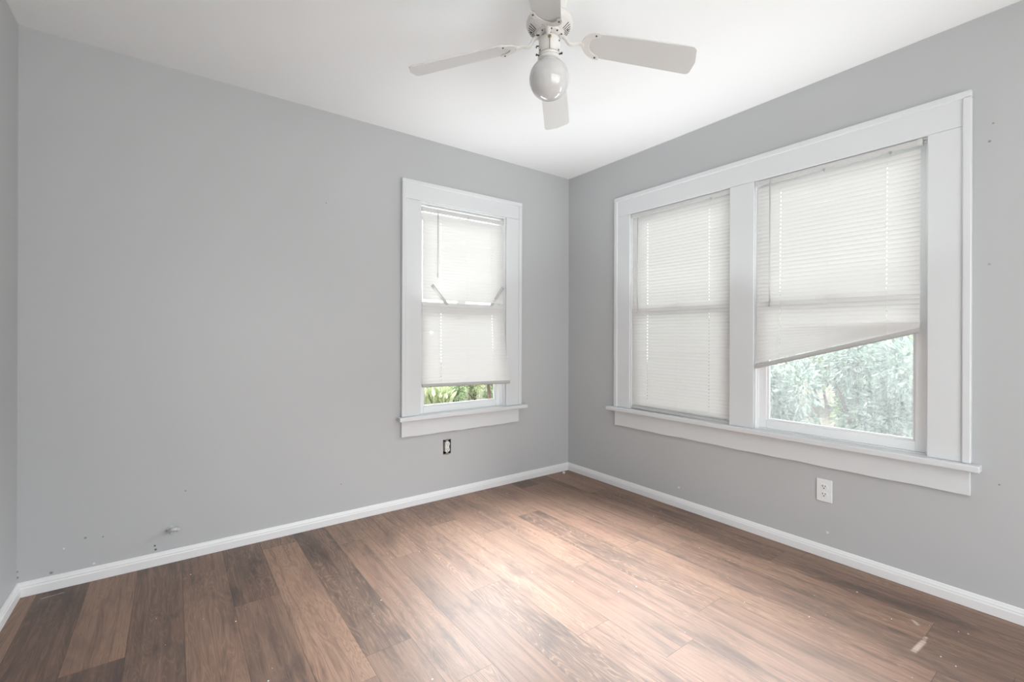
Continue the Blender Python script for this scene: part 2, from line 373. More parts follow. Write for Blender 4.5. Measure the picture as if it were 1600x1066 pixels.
# floor: boards run towards the right-hand corner; every board has its own tone and grain
def build_floor():
    PL = 1.22
    ends = {}
    def row_of(x): return math.floor((x+1.62)/PW)
    known = {-2.42: -.62, -2.23: -.12, -1.87: -.30, -1.70: -.615, -2.06: -1.23, -2.91: -.74, -1.365: -1.588, -1.19: -1.853, -1.03: -1.216, -.69: -1.21, -.52: -1.37, -.20: -1.74}
    for x, y in known.items(): ends[row_of(x)] = y
    tones = {(-2.91, 0): .62, (-2.91, -1): .12, (-3.1, 0): .12, (-2.72, 0): .22, (-2.55, 0): .34, (-2.42, 0): .14, (-2.42, -1): .40, (-2.23, -1): .82, (-2.23, 0): .3,
             (-2.06, 0): .22, (-2.06, -1): .45, (-1.87, 0): .55, (-1.87, -1): .55, (-1.70, 0): .6, (-1.70, -1): .42, (-1.53, 0): .55, (-1.365, 0): .6, (-1.365, -1): .55,
             (-1.19, 0): .5, (-1.19, -1): .55, (-1.03, 0): .62, (-1.03, -1): .42, (-.86, 0): .5, (-.69, 0): .6, (-.69, -1): .55, (-.52, 0): .5, (-.52, -1): .30, (-.35, 0): .45, (-.20, 0): .25, (-.20, -1): .35}
    tn = {(row_of(a), b): t for (a, b), t in tones.items()}
    vs = []; fs = []; UV = []; ED = []; CO = []
    rr = random.Random(11)
    k0, k1 = row_of(-L-.05), row_of(.05)
    for k in range(k0, k1+1):
        x0 = -1.62+k*PW; e = ends.get(k, -rr.random()*PL)
        j = 0
        while e < .05+PL: e += PL; j += 1
        # boards from the far wall towards the camera; index 0 = board that ends at the far wall side of the known seam
        base = j
        yy = e; idx = base
        while yy > -D-.1:
            a, b = yy-PL, yy
            ca, cb = max(a, -D-.05), min(b, .05)
            if cb > ca+1e-4 and ca < cb:
                xa, xb = max(x0, -L-.05), min(x0+PW, .05)
                if xb > xa:
                    o_ = len(vs)
                    vs += [(xa, ca, 0), (xb, ca, 0), (xb, cb, 0), (xa, cb, 0)]; fs.append((o_, o_+1, o_+2, o_+3))
                    off = rr.random()*7
                    UV += [(xa-x0, ca-a+off), (xb-x0, ca-a+off), (xb-x0, cb-a+off), (xa-x0, cb-a+off)]
                    ED += [(PL, ca-a), (PL, ca-a), (PL, cb-a), (PL, cb-a)]
                    t = tn.get((k, idx-1), None)
                    if t is None: t = min(max(rr.gauss(.42, .2), .05), .9)
                    cc = (t, rr.random(), rr.random(), 1); CO += [cc]*4
            yy -= PL; idx -= 1
    me = bpy.data.meshes.new('floor')
    # slab underneath so the floor has thickness
    o_ = len(vs); x0, x1, y0, y1 = -L-WT, WT, -D-WT, WT
    vs += [(x0, y0, -.06), (x1, y0, -.06), (x1, y1, -.06), (x0, y1, -.06), (x0, y0, -.004), (x1, y0, -.004), (x1, y1, -.004), (x0, y1, -.004)]
    sl = [(0,3,2,1), (4,5,6,7), (0,1,5,4), (1,2,6,5), (2,3,7,6), (3,0,4,7)]
    fs += [tuple(i+o_ for i in f) for f in sl]; UV += [(.08, .5)]*24; ED += [(PL, .5)]*24; CO += [(.1, .5, .5, 1)]*24
    me.from_pydata(vs, [], fs)
    u = me.uv_layers.new(name='plank'); e_ = me.uv_layers.new(name='edge')
    u.data.foreach_set('uv', [c for p in UV for c in p]); e_.data.foreach_set('uv', [c for p in ED for c in p])
    ca_ = me.attributes.new('plank_tone', 'FLOAT_COLOR', 'CORNER'); ca_.data.foreach_set('color', [c for p in CO for c in p])
    me.materials.append(M_floor); me.update()
    o = bpy.data.objects.new('floor', me); col.objects.link(o); return o
struct(build_floor(), 'brown wood plank floor', 'floor')

# baseboards with a small stepped profile
BH = .061
prof = [(0, 0), (.013, 0), (.0135, .036), (.011, .041), (.011, .046), (.008, .052), (.006, .0585), (.0025, BH), (0, BH)]
def base_run(name, u0, u1, where, lab, m0=0, m1=0):
    """m0/m1: mitre at each end (+1 lengthens the face inwards at an inside corner)"""
    mb = MB(); vs = []; n = len(prof)
    for u, mi in ((u0, m0), (u1, m1)):
        for d, z in prof:
            uu = u+mi*d
            vs.append({'back': (uu, -d, z+.0012), 'right': (-d, uu, z+.0012), 'left': (-L+d, uu, z+.0012), 'front': (uu, -D+d, z+.0012)}[where])
    fs = [tuple(range(n)), tuple(range(n, 2*n))[::-1]]+[(i, (i+1) % n, (i+1) % n+n, i+n) for i in range(n)]
    struct(mb.add(vs, fs).build(name, M_base), lab, 'baseboard')
base_run('baseboard_back', -L, 0, 'back', 'white baseboard along the back wall', 1, -1)
base_run('baseboard_right', -D, 0, 'right', 'white baseboard along the right wall', 1, -1)
base_run('baseboard_left', -D, 0, 'left', 'white baseboard at the left edge', 1, -1)
base_run('baseboard_front', -L, LIGHT_OPENING[0]-.1, 'front', 'white baseboard behind the camera', 1, 0)

# ------------------------------------------------------------------ windows (local frame: x across, y outwards, z up)
def sash(parent, name, x0, x1, z0, z1, y, st=.045, top=.04, bot=.045, th=.034, screen=False):
    mb = MB()
    mb.box(x0, x0+st, y, y+th, z0, z1); mb.box(x1-st, x1, y, y+th, z0, z1)
    mb.box(x0+st, x1-st, y, y+th, z0, z0+bot); mb.box(x0+st, x1-st, y, y+th, z1-top, z1)
    o = mb.build(name, M_sash, parent, .003)
    g = .010                                                        # glazing bead, stepped back
    mb = MB(); a, b, c, d = x0+st, x1-st, z0+bot, z1-top
    for bx in ((a, a+g, c, d), (b-g, b, c, d), (a+g, b-g, c, c+g), (a+g, b-g, d-g, d)): mb.box(bx[0], bx[1], y+.010, y+.028, bx[2], bx[3])
    mb.build('glazing_bead', M_sash, o, .002)
    MB().box(a+g*.5, b-g*.5, y+.018, y+.021, c+g*.5, d-g*.5).build('pane', M_glass, o)
    return o
def window_unit(name, x0, x1, z0, z1, root_loc, rz, zm, lab, screen=False, drop=0, sy=.045):
    r = empty(name, root_loc, rz); struct(r, lab, 'window')
    jt = .004
    mb = MB(); mb.box(x0, x0+jt, 0, WT, z0, z1); mb.box(x1-jt, x1, 0, WT, z0, z1); mb.box(x0, x1, 0, WT, z1-jt, z1); mb.box(x0, x1, .029, WT, z0, z0+.006)
    # parting stops
    mb.box(x0+jt, x0+.012, sy-.009, sy-.0005, z0, z1); mb.box(x1-.012, x1-jt, sy-.009, sy-.0005, z0, z1); mb.box(x0+jt, x1-jt, sy-.009, sy-.0005, z1-.010, z1-jt)
    mb.build('jamb', M_sash, r, .0015)
    a, b = x0+jt+.001, x1-jt-.001
    sash(r, 'lower_sash', a, b, z0+.007, zm+.02, sy)
    sash(r, 'upper_sash', a, b, zm-.02-drop, z1-jt-.001-drop, sy+.037, bot=.04, top=.04)
    lk = MB().box((a+b)/2-.03, (a+b)/2+.03, sy+.002, sy+.023, zm+.0205, zm+.034); lk.tube([((a+b)/2-.005, sy+.013, zm+.034), ((a+b)/2-.005, sy+.013, zm+.042), ((a+b)/2+.03, sy+.008, zm+.044)], .004, 8)
    lk.build('sash_lock', M_sash, r, .002)
    if screen: MB().box(a+.02, b-.02, .134, .1355, z0+.02, zm).build('insect_screen', M_screen, r)
    return r
window_unit('window_1', *W1, (0, 0, 0), 0, 1.334, 'narrow single white sash window in the back wall', drop=.036)
RZ = -PI/2                                                          # right wall: local x = -world y, local y = +world x
window_unit('window_2', -W2[1], -W2[0], W2[2], W2[3], (0, 0, 0), RZ, 1.31, 'left white sash window of the double window, fully covered by its blind', sy=.029)
window_unit('window_3', -W3[1], -W3[0], W3[2], W3[3], (0, 0, 0), RZ, 1.31, 'right white sash window of the double window, open view at its bottom', True, sy=.029)

def casing_set(name, openings, xo0, xo1, ztop, zst, sx0, sx1, ax0, ax1, zap, loc, rz, lab):
    """flat board casing with a thin back band, a stool and an apron"""
    r = empty(name, loc, rz); struct(r, lab, 'window trim')
    y0 = -.018; zt = openings[0][3]; n = len(openings)
    edges = [xo0]+[e for op in openings for e in (op[0], op[1])]+[xo1]
    for i in range(n+1):
        nm = 'side_casing' if i in (0, n) else 'mullion_casing'
        MB().box(edges[2*i], edges[2*i+1], y0, 0, zst, zt).build(nm, M_trim, r, .0025)
    MB().box(xo0, xo1, y0, 0, zt+.0006, ztop).build('head_casing', M_trim, r, .0025)
    bw, bt = .024, -.026                                            # raised outer band
    mb = MB(); mb.box(xo0-.004, xo0+bw, bt, 0, zst, ztop-bw); mb.box(xo1-bw, xo1+.004, bt, 0, zst, ztop-bw); mb.box(xo0-.004, xo1+.004, bt, 0, ztop-bw, ztop+.004)
    mb.build('back_band', M_trim, r, .004)
    MB().box(sx0, sx1, -.055, 0, zst-.028, zst-.0005).build('stool', M_trim, r, .005, 3)
    mb = MB()
    for op in openings: mb.box(op[0]+.0005, op[1]-.0005, 0, .028, zst-.012, zst-.0005)
    mb.build('inner_sill', M_trim, r, .001)
    # apron with a slightly wavering lower edge
    k = 40; pts = [(ax0, zst-.0285)]+[(ax0+(ax1-ax0)*i/k, zap+.0022*math.sin(i*.9)*math.sin(i*.37+1)+(.004*(i/k)**2)) for i in range(k+1)]+[(ax1, zst-.0285)]
    MB().prism(pts, -.018, 0, 1).build('apron', M_trim, r, .002)
    return r
casing_set('trim_1', [W1], -1.483, -.517, 2.139, .596, -1.512, -.477, -1.486, -.535, .461, (0, 0, 0), 0, 'white casing, sill and apron around the single window')
casing_set('trim_2', [(-W2[1], -W2[0], W2[2], W2[3]), (-W3[1], -W3[0], W3[2], W3[3])], .519, 2.418, 2.143, .599, .462, 2.452, .519, 2.419, .461, (0, 0, 0), RZ, 'wide white casing, sill and apron around the double window')

# ------------------------------------------------------------------ mini blinds
def mini_blind(label, x0, x1, yb, ztop, zl, zr, loc, rz, ladders, wand, holes, swing=lambda u, t: 0, tilts=None, missing=None, clips=(), sp=.0215, seed=1, hr_gap=.006):
    """x0..x1 width, yb plane of the slats, ztop top of the head rail, zl/zr top of the bottom rail at each end"""
    r = empty('mini_blind', loc, rz); tag(r, label, 'blind')
    rr = random.Random(seed); W = x1-x0; hh = .0235
    # head rail: folded channel
    hx0, hx1 = x0-.006, x1+.006
    pr = [(yb-.0125, ztop-hh), (yb+.0125, ztop-hh), (yb+.0125, ztop), (yb+.0105, ztop), (yb+.0105, ztop-hh+.002), (yb-.0105, ztop-hh+.002), (yb-.0105, ztop-.002), (yb-.0085, ztop-.002), (yb-.0085, ztop), (yb-.0125, ztop)]
    hr = MB().prism(pr, hx0, hx1, 0).build('headrail', M_rail, r)
    for a, b in ((hx0-.0035, hx0+.017), (hx1-.017, hx1+.0035)):
        MB().box(a, b, yb-.0150, yb+.015, ztop-hh-.002, ztop+.003).build('end_bracket', M_rail, hr, .002)
    for cxx in clips:
        MB().box(cxx-.006, cxx+.006, yb-.0135, yb-.0125+.004, ztop-hh-.0035, ztop-hh+.004).tube([(cxx, yb-.008, ztop-hh-.004), (cxx, yb-.008, ztop-hh-.010)], .003, 8).build('cord_clip', M_steel, hr)
    zs = ztop-hh-hr_gap
    n = max(1, int((zs-min(zl, zr))/sp))
    zlist = []
    for i in range(n):
        a = zs-.012-i*sp; rem = n-1-i
        zlist.append((max(a, zl+.010+.0012*rem), max(a, zr+.010+.0012*rem)))
    mb = MB(); SW = .0255; CS = 8
    segs = 10
    hole = []
    for hx in holes: hole.append((hx-.0022, hx+.0022))
    cuts = sorted({x0, x1, *[x0+W*i/segs for i in range(1, segs)], *[h for p in hole for h in p]})
    for i, (za, zb) in enumerate(zlist):
        if missing and missing[0] < za < missing[1]: continue
        th = R(72+rr.uniform(-1.2, 1.2))
        if tilts: th = R(tilts(i, n, za, rr))
        vs = []
        ph = rr.uniform(0, 6); am = rr.uniform(0, .0008)
        squash = []
        for x in cuts:
            u = (x-x0)/W; z = za+(zb-za)*u+am*math.sin(ph+u*5)
            zb_rail = zl+(zr-zl)*u
            a_full = zs-.012-i*sp
            free = min(1, max(0, 1-(z-a_full)/(.5*sp)/4)) if z > a_full+.002 else 1     # slats piled on the rail lie flat
            t2 = R(58)+(th-R(58))*free
            oy = swing(u, max(0, min(1, (zs-z)/(zs-min(zl, zr)))))
            for c in range(CS+1):
                s_ = (c/CS-.5)*SW; bow = .0016*(1-(2*c/CS-1)**2)
                # room-side edge down
                yy = s_*math.cos(t2)+bow*math.sin(t2)*-1; zz = s_*math.sin(t2)+bow*math.cos(t2)
                vs.append((x, yb+oy+yy, z+zz))
        fs = []
        for k in range(len(cuts)-1):
            xm = (cuts[k]+cuts[k+1])/2; inh = any(a < xm < b for a, b in hole)
            for c in range(CS):
                if inh and c in (3, 4): continue
                p = k*(CS+1)+c; fs.append((p, p+CS+1, p+CS+2, p+1))
        mb.add(vs, fs, True)
    so = mb.build('slats', M_slat, r, normals=False); so['label'] = 'white horizontal vinyl slats'
    # bottom rail: rounded flat bar
    def railpt(u, dy, dz):
        z = zl+(zr-zl)*u; return (x0+W*u, yb+swing(u, 1)+dy, z+dz)
    prf = [(-.0115, -.004), (-.0115, -.015), (-.0085, -.0175), (.0085, -.0175), (.0115, -.015), (.0115, -.004), (.007, 0), (-.007, 0)]
    RC, RS = math.cos(R(62)), math.sin(R(62)); mb = MB(); vs = []; fs = []; K = 8; q = len(prf)
    for k in range(K+1):
        for dy, dz in prf: vs.append(railpt(k/K, dy*RC-(dz+.009)*RS, -.009+dy*RS+(dz+.009)*RC))
    for k in range(K):
        for i in range(q): fs.append((k*q+i, k*q+(i+1) % q, (k+1)*q+(i+1) % q, (k+1)*q+i))
    fs += [tuple(range(q))[::-1], tuple(K*q+i for i in range(q))]
    br = mb.add(vs, fs).build('bottom_rail', M_brail, r)
    for u in ladders:
        mb = MB().tube([railpt((u-x0)/W, -.0065, -.0155), railpt((u-x0)/W, -.0105, -.0175)], .004, 8); mb.build('cord_plug', M_wand, br)
    for u in ladders:
        mb = MB(); uu = (u-x0)/W
        for dy in (-.0135, .0135):
            pts = [(u, yb+dy*.8, zs+.002)]
            for k in range(1, 9):
                t = k/8; zz = zs+(zl+(zr-zl)*uu-zs)*t; pts.append((u, yb+swing(uu, t)+dy*(.75 if k < 8 else .85), zz))
            mb.tube(pts, .00055, 5)
        mb.build('ladder_cord', M_cord, r)
    if wand:
        wx, z0_, z1_ = wand; yw = yb-.019
        wb = MB().tube([(wx, yw+.004, z0_+.02), (wx, yw+.001, z0_+.006), (wx, yw, z0_)], .0016, 6).tube([(wx, yw, z0_+.002), (wx, yw-.001, (z0_+z1_)/2), (wx, yw, z1_)], .0030, 6)
        wb.tube([(wx, yw, z1_+.03), (wx, yw, z1_)], .0042, 8)
        wb.build('tilt_wand', M_wand, r)
    return r
# single window: lower right corner swings out in front of the casing
def swing1(u, t): return -.062*(u**1.5)*max(0, t-.45)**1.4/(.55**1.4)-.004*t
b1 = mini_blind('white mini blind on the single window in the back wall, two broken slats sticking out', -1.322, -.642, .026, 1.988, .793, .787, (0, 0, 0), 0,
                (-1.20, -.98, -.755), (-1.216, 1.955, 1.517), (-1.185, -.765), swing1, clips=(-.97,), seed=3, hr_gap=.016, missing=(1.350, 1.3715))
b2 = mini_blind('white mini blind let down to the sill on the left half of the double window', .668, 1.388, .006, 2.001, .622, .612, (0, 0, 0), RZ,
                (.79, 1.03, 1.26), (.722, 1.957, 1.285), (.795, 1.255),
                tilts=lambda i, n, z, q: (80 if (1.80 < z < 1.87 or .985 < z < 1.05) else 72)+q.uniform(-1.2, 1.2), clips=(1.27,), seed=5, hr_gap=.012)
def swing3(u, t): return -.012*t
b3 = mini_blind('white mini blind hanging crooked over a gap on the right half of the double window', 1.547, 2.255, .006, 2.001, .962, 1.163, (0, 0, 0), RZ,
                (1.67, 1.90, 2.14), (1.622, 1.975, 1.29), (1.672, 2.137), swing3, clips=(1.88, 2.15), seed=9, hr_gap=.014)
# two loose slats stuck through the single window's blind: top in front, foot behind
def broken(pa, pb):
    pa, pb = Vector(pa), Vector(pb); d = pb-pa; nrm = Vector((0, -1, 0)); side = d.cross(nrm).normalized()*.0115
    vs = []; K = 8
    for k in range(K+1):
        p = pa+d*(k/K)
        for c in (-1, -.33, .33, 1): vs.append(p+side*c+nrm*.0018*(1-c*c))
    fs = [(k*4+c, k*4+c+1, k*4+c+5, k*4+c+4) for k in range(K) for c in range(3)]
    o = MB().add(vs, fs, True).build('broken_slat', M_broken, b1); 
    sd = o.modifiers.new('solid', 'SOLIDIFY'); sd.thickness = .0008
    o['label'] = 'grey broken slat poking through the blind'
    return o
broken((-1.263, .004, 1.466), (-1.03, .041, 1.235)); broken((-.672, .004, 1.487), (-.80, .041, 1.285))

# ------------------------------------------------------------------ ceiling fan
FX, FY = -1.4925, -1.4634
fan = empty('ceiling_fan', (FX, FY, H)); tag(fan, 'white four-blade ceiling fan with one round globe light', 'ceiling fan')
def z_(z): return z-H
MB().lathe([(.001, z_(2.4405)), (.066, z_(2.4405)), (.068, z_(2.425)), (.066, z_(2.405)), (.05, z_(2.395)), (.045, z_(2.385)), (.001, z_(2.385))][::-1], 48).build('canopy', M_fan, fan)
mh = MB().lathe([(.001, z_(2.301)), (.052, z_(2.301)), (.056, z_(2.3025)), (.083, z_(2.321)), (.088, z_(2.326)), (.0905, z_(2.333)), (.0905, z_(2.341)), (.086, z_(2.352)), (.074, z_(2.361)), (.058, z_(2.367)), (.050, z_(2.378)), (.048, z_(2.3845)), (.001, z_(2.385))], 64).build('motor_housing', M_fan, fan)
# radial cooling slots on the sloping underside + small screw holes
for quad in range(4):
    mb = MB()
    for i in range(10*quad+2, 10*quad+9):
        a = 2*PI*i/40+R(5); r0, r1 = .058, .0815; zz0, zz1 = z_(2.3036), z_(2.3196); t = .0013
        e = Vector((math.cos(a), math.sin(a), 0)); q = Vector((-math.sin(a), math.cos(a), 0))*t; nn = Vector((0, 0, -.0008))
        vs = [e*r0-q+Vector((0, 0, zz0))+nn, e*r0+q+Vector((0, 0, zz0))+nn, e*r1+q+Vector((0, 0, zz1))+nn, e*r1-q+Vector((0, 0, zz1))+nn]
        vs += [v-nn*3 for v in vs]
        mb.add(vs, [(0, 1, 2, 3), (7, 6, 5, 4), (0, 4, 5, 1), (1, 5, 6, 2), (2, 6, 7, 3), (3, 7, 4, 0)])
    mb.build('cooling_slots', M_slot, mh)
for i in range(4):
    a = 2*PI*i/4+R(48); MB().ball((.071*math.cos(a),   .071*math.sin(a), z_(2.3125)), .0036, 10, 6).build('screw', M_screw, mh)
# rotor plate with the arm screws, switch housing, globe fitter
MB().lathe([(.001, z_(2.292)), (.050, z_(2.292)), (.053, z_(2.294)), (.053, z_(2.301)), (.001, z_(2.3015))], 48).build('rotor_plate', M_fan, fan)
sh = MB().lathe([(.001, z_(2.2125)), (.0415, z_(2.2125)), (.0415, z_(2.272)), (.0385, z_(2.281)), (.032, z_(2.2865)), (.022, z_(2.292)), (.001, z_(2.2925))], 48).build('switch_housing', M_fan, fan)
ft = MB().lathe([(.001, z_(2.196)), (.0445, z_(2.196)), (.0455, z_(2.200)), (.0445, z_(2.2045)), (.0425, z_(2.206)), (.0425, z_(2.2095)), (.0445, z_(2.211)), (.0435, z_(2.2155)), (.041, z_(2.217)), (.001, z_(2.217))], 48).build('globe_fitter', M_fan, fan)
mb = MB()
for zz in (2.2075, 2.218): mb.lathe([(.0412, z_(zz)), (.0429, z_(zz+.0003)), (.0412, z_(zz+.0009))], 48, cap=False)
mb.build('seam_rings', M_brass, ft)
camdir = Vector((-2.669-FX, -2.819-FY, 0)).normalized(); camaz = math.atan2(camdir.y, camdir.x)
def rad(az, r, z): return Vector((r*math.cos(az), r*math.sin(az), z_(z)))
for da in (62, -66, 180):
    a = camaz+R(da); MB().tube([rad(a, .042, 2.2085), rad(a, .054, 2.2085)], [.0024, .0024], 8).tube([rad(a, .051, 2.2085), rad(a, .056, 2.2085)], .0042, 10).build('thumb_screw', M_screw, ft)
for da, zz in ((58, 2.224), (-58, 2.226), (64, 2.262), (-62, 2.284), (40, 2.29), (-35, 2.292)):
    a = camaz+R(da); r_ = .0415 if zz < 2.28 else .047
    MB().ball(rad(a, r_, zz), .0032, 10, 6).build('screw', M_screw, sh)
# chain outlet and short pull chain on the side facing the camera; reversing switch above it
pc = MB().lathe([(.001, 0), (.0062, 0), (.0066, .003), (.001, .003)], 16)
pc.xf(Matrix.Translation(rad(camaz+R(2), .0405, 2.2655)) @ Euler((0, PI/2, camaz+R(2))).to_matrix().to_4x4())
pl = pc.build('chain_bell', M_brass, sh)
mb = MB(); pts = [rad(camaz+R(2), .0435, 2.266), rad(camaz+R(2), .0475, 2.262), rad(camaz+R(2), .048, 2.25), rad(camaz+R(2), .048, 2.2165)]
mb.tube(pts, .0014, 6)
for k in range(14): mb.ball(rad(camaz+R(2), .048, 2.255-.0029*k), .0018, 8, 5)
mb.build('pull_chain', M_brass, sh)
mb = MB(); pts = [rad(camaz+R(d), .034, 2.2862-.00002*d*d) for d in (-18, -9, 0, 9, 18)]; mb.tube(pts, .0022, 6, .7); mb.build('reverse_switch', M_slot, sh)
a = camaz+R(-74); MB().tube([rad(a, .0425, 2.248), rad(a, .051, 2.247), rad(a, .0525, 2.240)], .0025, 8).build('loose_chain_end', M_screw, sh)
GR = .078
gp = []
for k in range(37):
    t = k/36*PI*.885; gp.append((max(GR*math.sin(t), 1e-4), z_(2.1237)-GR*math.cos(t)))
gp += [(.034, z_(2.198)), (.034, z_(2.206))]
MB().lathe(gp, 64, cap=False).build('light_globe', M_globe, fan)['label'] = 'round opal glass globe'

# blades: measured angle, droop and pitch of each
phi0 = -.7527; tau0 = -.2708; droop0 = -.1882
dro = [-.0334, .0148, -.0059, .0245]; dph = [.0218, -.0384, .0397, -.023]; dta = [.0277, .0477, -.0052, -.0702]
ZB = 2.2495
def blade_frame(k):
    a = phi0+k*PI/2+dph[k]; er = Vector((math.cos(a), math.sin(a), 0)); et = Vector((-math.sin(a), math.cos(a), 0)); dr = droop0+dro[k]; ta = tau0+dta[k]
    def P(r, s, t=0):                                   # r outwards, s across, t up from the underside of the blade
        base = er*r+Vector((0, 0, z_(ZB)+dr*(r-.15))); across = et*math.cos(ta)+Vector((0, 0, math.sin(ta)))
        rd = (er+Vector((0, 0, dr))).normalized(); nn = rd.cross(across).normalized()
        return base+across*s+nn*t
    return P, a
def slab(outline, P, t0, t1, curve=None):
    n = len(outline); vs = [P(r, s, t0) for r, s in outline]+[P(r, s, t1) for r, s in outline]
    return MB().add(vs, [tuple(range(n)), tuple(range(n, 2*n))[::-1]]+[(i, i+n, (i+1) % n+n, (i+1) % n) for i in range(n)])
def corner(cx, cy, r, a0, a1, n=6): return [(cx+r*math.cos(R(a0+(a1-a0)*i/n)), cy+r*math.sin(R(a0+(a1-a0)*i/n))) for i in range(n+1)]
for k in range(4):
    P, a = blade_frame(k)
    hw0, hw1 = .0555, .063; r0, r1 = .150, .552
    # outline: rounded root, slightly widening sides, broad corners at the tip with a bowed end
    root = [(r0+.045-.045*math.sin(R(t)), hw0*math.cos(R(t))) for t in range(0, 181, 12)]           # +s to -s round the root
    tip = [(r1-.030, -hw1)]+corner(r1-.027, -hw1+.020, .020, -80, -20, 5)+[(r1+.0005, 0)]+corner(r1-.027, hw1-.020, .020, 20, 80, 5)+[(r1-.030, hw1)]
    ol = root+tip
    bl = slab(ol, P, 0.0003, .0062).build('fan_blade', M_blade, fan, .0018)
    # blade iron: curved arm and horseshoe plate under the blade
    crescent = [(.187+.0-.062*math.sin(R(t)), .0605*math.cos(R(t))) for t in range(-8, 189, 7)]
    inner = [(.190-.036*math.sin(R(t)), .040*math.cos(R(t))) for t in range(184, -5, -7)]
    ir = slab(crescent+inner, P, -.0045, .0).build('blade_iron', M_fan, fan, .0016)
    er = Vector((math.cos(a), math.sin(a), 0))
    pts = [er*.040+Vector((0, 0, z_(2.291))), er*.052+Vector((0, 0, z_(2.289))), er*.062+Vector((0, 0, z_(2.280))), er*.072+Vector((0, 0, z_(2.264))), er*.086+Vector((0, 0, z_(2.2535))), P(.108, 0, -.002), P(.134, 0, -.002)]
    sm = []
    for i in range(len(pts)-1):
        p0, p1, p2, p3 = pts[max(i-1, 0)], pts[i], pts[i+1], pts[min(i+2, len(pts)-1)]
        for j in range(4):
            t = j/4; sm.append(.5*((2*p1)+(p2-p0)*t+(2*p0-5*p1+4*p2-p3)*t*t+(3*p1-p0-3*p2+p3)*t**3))
    sm.append(pts[-1])
    MB().tube(sm, [.0095]*8+[.0085]*(len(sm)-8), 12, .8).build('arm', M_fan, ir)
    for r_, s_ in ((.131, 0), (.1786, .049), (.1786, -.049)):
        MB().ball(P(r_, s_, -.0045), .0036, 10, 6).build('screw', M_screw, ir)
    for sgn in (-1, 1):
        p = er*.047+Vector((-er.y, er.x, 0))*.011*sgn+Vector((0, 0, z_(2.2915))); MB().ball(p, .0034, 10, 6).build('arm_screw', M_screw, ir)

# ------------------------------------------------------------------ outlets
def outlet_face(parent, cx, cz, y, m_face):
    """one receptacle face (rounded, flat top and bottom) with two blade slots and a ground hole; local x across, y out of the wall negative"""
    pts = []
    for i in range(32):
        t = 2*PI*i/32; pts.append((cx+.0172*math.cos(t), cz+max(-.0138, min(.0138, .0172*math.sin(t)))))
    o = MB().prism(pts, y, y+.006, 1).build('receptacle', m_face, parent, .0008)
    mb = MB(); mb.box(cx-.0075, cx-.0048, y-.0006, y+.002, cz-.0005, cz+.0085); mb.box(cx+.0045, cx+.0072, y-.0006, y+.002, cz+.0005, cz+.0078)
    pts = [(cx+.0027*math.cos(2*PI*i/14), cz-.0068+.0030*math.sin(2*PI*i/14)) for i in range(14)]
    mb.prism(pts, y-.0006, y+.002, 1); mb.build('slots', M_slot, o); return o
ro = empty('wall_outlet', (0, -1.8865, .340), RZ); tag(ro, 'white double wall outlet with its cover plate, under the double window', 'outlet')
MB().box(-.035, .035, -.006, .0, -.057, .057).build('cover_plate', M_plast, ro, .003, 3)
outlet_face(ro, 0, .0195, -.0085, M_plast); outlet_face(ro, 0, -.0195, -.0085, M_plast)
MB().lathe([(.001, 0), (.003, 0), (.0026, .001), (.001, .001)], 12).xf(Matrix.Translation((0, -.006, 0)) @ Matrix.Rotation(PI/2, 4, 'X')).build('cover_screw', M_plast, ro)
bo = empty('wall_outlet', (-1.1455, 0, .3535)); tag(bo, 'bare outlet without a cover plate in a dark wall box, below the single window', 'outlet')
mb = MB(); hx, hz = .0295, .0495
mb.box(-hx, -hx+.002, .003, .055, -hz, hz); mb.box(hx-.002, hx, .003, .055, -hz, hz); mb.box(-hx+.002, hx-.002, .003, .055, -hz, -hz+.002); mb.box(-hx+.002, hx-.002, .003, .055, hz-.002, hz); mb.box(-hx+.002, hx-.002, .053, .055, -hz+.002, hz-.002)
mb.build('wall_box', M_box, bo)
mb = MB().box(-.0085, .0085, -.0022, -.001, -.053, .053); mb.box(-.019, .019, -.0022, -.001, -.053, -.0465); mb.box(-.019, .019, -.0022, -.001, .0465, .053)
mb.build('mounting_strap', M_steel, bo, .0005)
MB().box(-.0165, .0165, -.004, .025, -.034, .034).build('receptacle_body', M_ivory, bo, .002)
outlet_face(bo, 0, .0195, -.0095, M_ivory); outlet_face(bo, 0, -.0195, -.0095, M_ivory)

# ------------------------------------------------------------------ small things
st = empty('pipe_stub', (-2.681, 0, .163)); tag(st, 'small grey painted stub sticking out low on the back wall', 'pipe stub')
MB().lathe([(.001, 0), (.017, 0), (.0165, .004), (.012, .007), (.001, .007)], 20).xf(Matrix.Rotation(PI/2, 4, 'X')).build('flange', M_stub, st)
MB().tube([(-.004, -.003, -.004), (-.002, -.018, -.001), (.006, -.028, .004), (.017, -.031, .005), (.027, -.030, .002)], [.010, .0105, .010, .0115, .009], 12).ball((.028, -.030, .002), .0105, 12, 8).build('stub_end', M_stub, st)
MB().tube([(-.002, -.004, -.008), (.002, -.014, -.013), (.006, -.018, -.017)], [.005, .006, .004], 8).build('drip', M_stub, st)
cp = MB().lathe([(.001, 0), (.0105, 0), (.0115, .003), (.011, .010), (.0085, .014), (.001, .0145)], 20).build('plastic_cap', M_ivory); cp.location = (-.104, -.060, .0003)
tag(cp, 'tiny off-white plastic cap on the floor in the far corner', 'cap')
